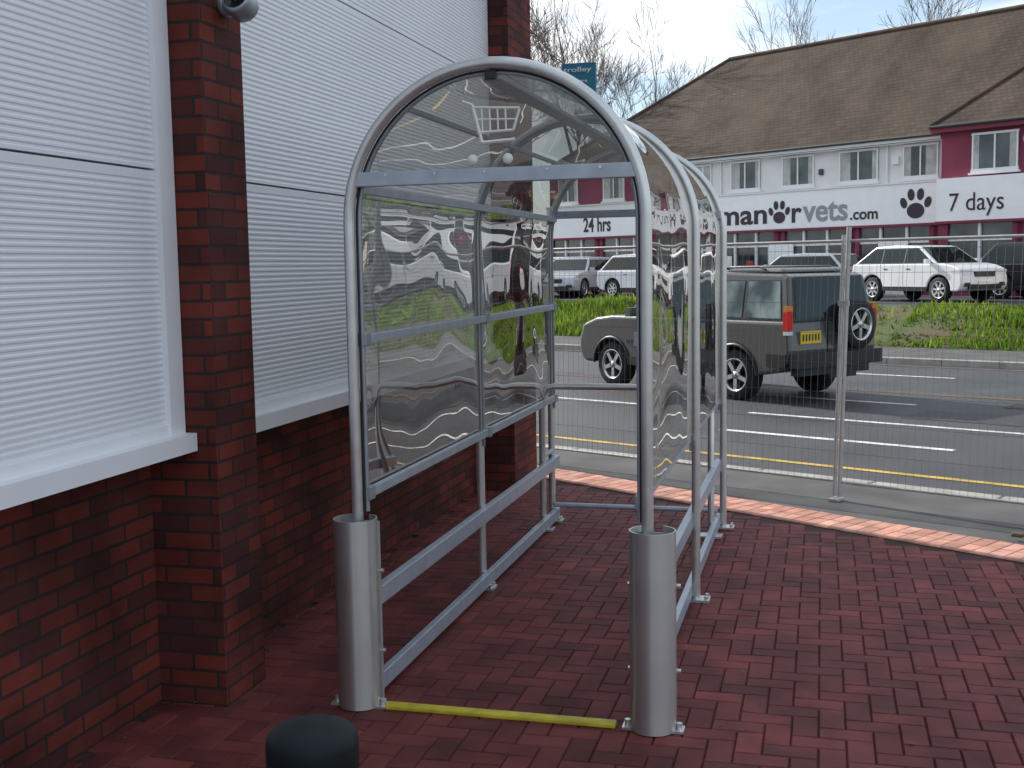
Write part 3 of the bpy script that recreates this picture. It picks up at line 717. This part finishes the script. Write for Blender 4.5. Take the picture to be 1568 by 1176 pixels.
# ------------------------------------------------------------------ trees
def tree(name,loc,seed,Ht,spread=1.0):
    random.seed(seed); g=MB()
    def br(p,d,l,r,dep):
        n=3; pts=[p]; rad=[r]; q=p.copy(); dd=d.copy()
        for i in range(n):
            dd=(dd+Vector((random.uniform(-1,1),random.uniform(-1,1),random.uniform(-.5,.9)))*.13).normalized(); q=q+dd*l/n; pts.append(q.copy()); rad.append(r*(1-.42*(i+1)/n))
        g.tube(pts,rad,'bark',6 if dep<2 else (4 if dep<4 else 3),caps=False)
        if dep>=6: return
        kn=random.choice([3,3,4]) if dep<5 else 3
        for i in range(kn):
            f=random.uniform(.35,1) if i else 1
            k=min(n-1,int(f*n)); base=pts[k].lerp(pts[k+1],f*n-k) if f<1 else pts[-1]
            ax=Vector((random.uniform(-1,1),random.uniform(-1,1),random.uniform(-1,1))).normalized()
            sp=random.uniform(.35,.85)*spread if i else .2
            nd_=(dd+ax*sp*1.1+Vector((0,0,.12))).normalized()
            br(base,nd_,l*random.uniform(.58,.8),max(.010,rad[-1]*random.uniform(.55,.85)),dep+1)
    br(Vector((0,0,-.2)),Vector((.03,0,1)),Ht*.28,Ht*.014,0)
    zm=max(p.z for p in g.v); k=Ht/zm
    o=g.obj(name,X=Matrix.Translation(loc)@Matrix.Scale(k,4)); return o
tree('bare_tree',(-12.4,58.6,.4),5,18.0,1.0)
tree('bare_tree',(-9.6,60,.4),9,14.5)
tree('bare_tree',(-.3,62,.4),12,15.0)
tree('bare_tree',(4.4,63,.4),21,16.4)
tree('bare_tree',(-16.2,54,.4),33,14)
g=MB(); random.seed(8)
for i in range(9000):
    a=random.uniform(-60,-20); s=random.uniform(44,46); z=.4+random.random()**.7*(2.6+noise.noise(Vector((a*.4,0,0)))*1.0)
    d=Vector((random.uniform(-1,1),random.uniform(-1,1),random.uniform(-1,1))).normalized()*.16; d2=d.orthogonal().normalized()*.12; p=Vector((a,s,z))
    g.add([p-d,p+d2,p+d,p-d2],[(0,1,2,3)],'hedge')
g.obj('hedge',X=RF)
# ------------------------------------------------------------------ light & sky
sund=Vector((-.838*math.cos(R(33)),.545*math.cos(R(33)),math.sin(R(33))))
L=bpy.data.lights.new('sun','SUN'); L.energy=5.0; L.angle=R(.5); L.color=(1,.94,.85)
lo=bpy.data.objects.new('sun',L); sc.collection.objects.link(lo); lo.rotation_euler=sund.to_track_quat('Z','Y').to_euler(); lo.location=(-20,20,30)
w_=bpy.data.worlds.new('World'); sc.world=w_; w_.use_nodes=True; nt=w_.node_tree; bg=nt.nodes['Background']; bg.inputs[1].default_value=.15
sk=nd(nt,'ShaderNodeTexSky',sky_type='NISHITA'); sk.sun_disc=False; sk.sun_elevation=R(33); sk.sun_rotation=math.atan2(-.838,.545); sk.air_density=1.1; sk.dust_density=.8; sk.ozone_density=1.6
tc=nd(nt,'ShaderNodeTexCoord'); mp=nd(nt,'ShaderNodeMapping'); mp.inputs['Scale'].default_value=(1,1,3.2); mp.inputs['Location'].default_value=(1.3,.6,.2)
nt.links.new(tc.outputs['Generated'],mp.inputs[0]); n=nd(nt,'ShaderNodeTexNoise'); n.inputs['Scale'].default_value=3.2; n.inputs['Detail'].default_value=10; n.inputs['Roughness'].default_value=.55
nt.links.new(mp.outputs[0],n.inputs['Vector'])
rp=nd(nt,'ShaderNodeValToRGB'); rp.color_ramp.elements[0].position=.45; rp.color_ramp.elements[1].position=.60; rp.color_ramp.elements[0].color=(.0,.0,.0,1); nt.links.new(n.outputs['Fac'],rp.inputs['Fac'])
# thin high haze over the whole sky, then the clouds
hz=nd(nt,'ShaderNodeMix',data_type='RGBA'); hz.inputs[0].default_value=.42; nt.links.new(sk.outputs[0],hz.inputs[6]); hz.inputs[7].default_value=(4.6,6.0,7.6,1)
mx=nd(nt,'ShaderNodeMix',data_type='RGBA'); nt.links.new(rp.outputs['Color'],mx.inputs[0]); nt.links.new(hz.outputs[2],mx.inputs[6]); mx.inputs[7].default_value=(8.6,8.7,8.8,1)
nt.links.new(mx.outputs[2],bg.inputs[0])
# ------------------------------------------------------------------ camera
cam=bpy.data.cameras.new('camera'); co=bpy.data.objects.new('camera',cam); sc.collection.objects.link(co); sc.camera=co
cam.sensor_width=36; cam.lens=1800/1568*36; cam.clip_start=.05; cam.clip_end=2000
yaw=R(14.83); pit=math.atan(.1); rol=.017
F=Vector((-math.sin(yaw),math.cos(yaw),0)); R0=Vector((math.cos(yaw),math.sin(yaw),0)); Z=Vector((0,0,1))
fw=F*math.cos(pit)-Z*math.sin(pit); U0=F*math.sin(pit)+Z*math.cos(pit)
Rv=R0*math.cos(rol)-U0*math.sin(rol); Uv=U0*math.cos(rol)+R0*math.sin(rol)
mm=Matrix((( Rv.x,Uv.x,-fw.x,0),(Rv.y,Uv.y,-fw.y,0),(Rv.z,Uv.z,-fw.z,1.6),(0,0,0,1)))
co.matrix_world=mm
sc.view_settings.view_transform='Standard'; sc.view_settings.look='None'; sc.view_settings.exposure=0
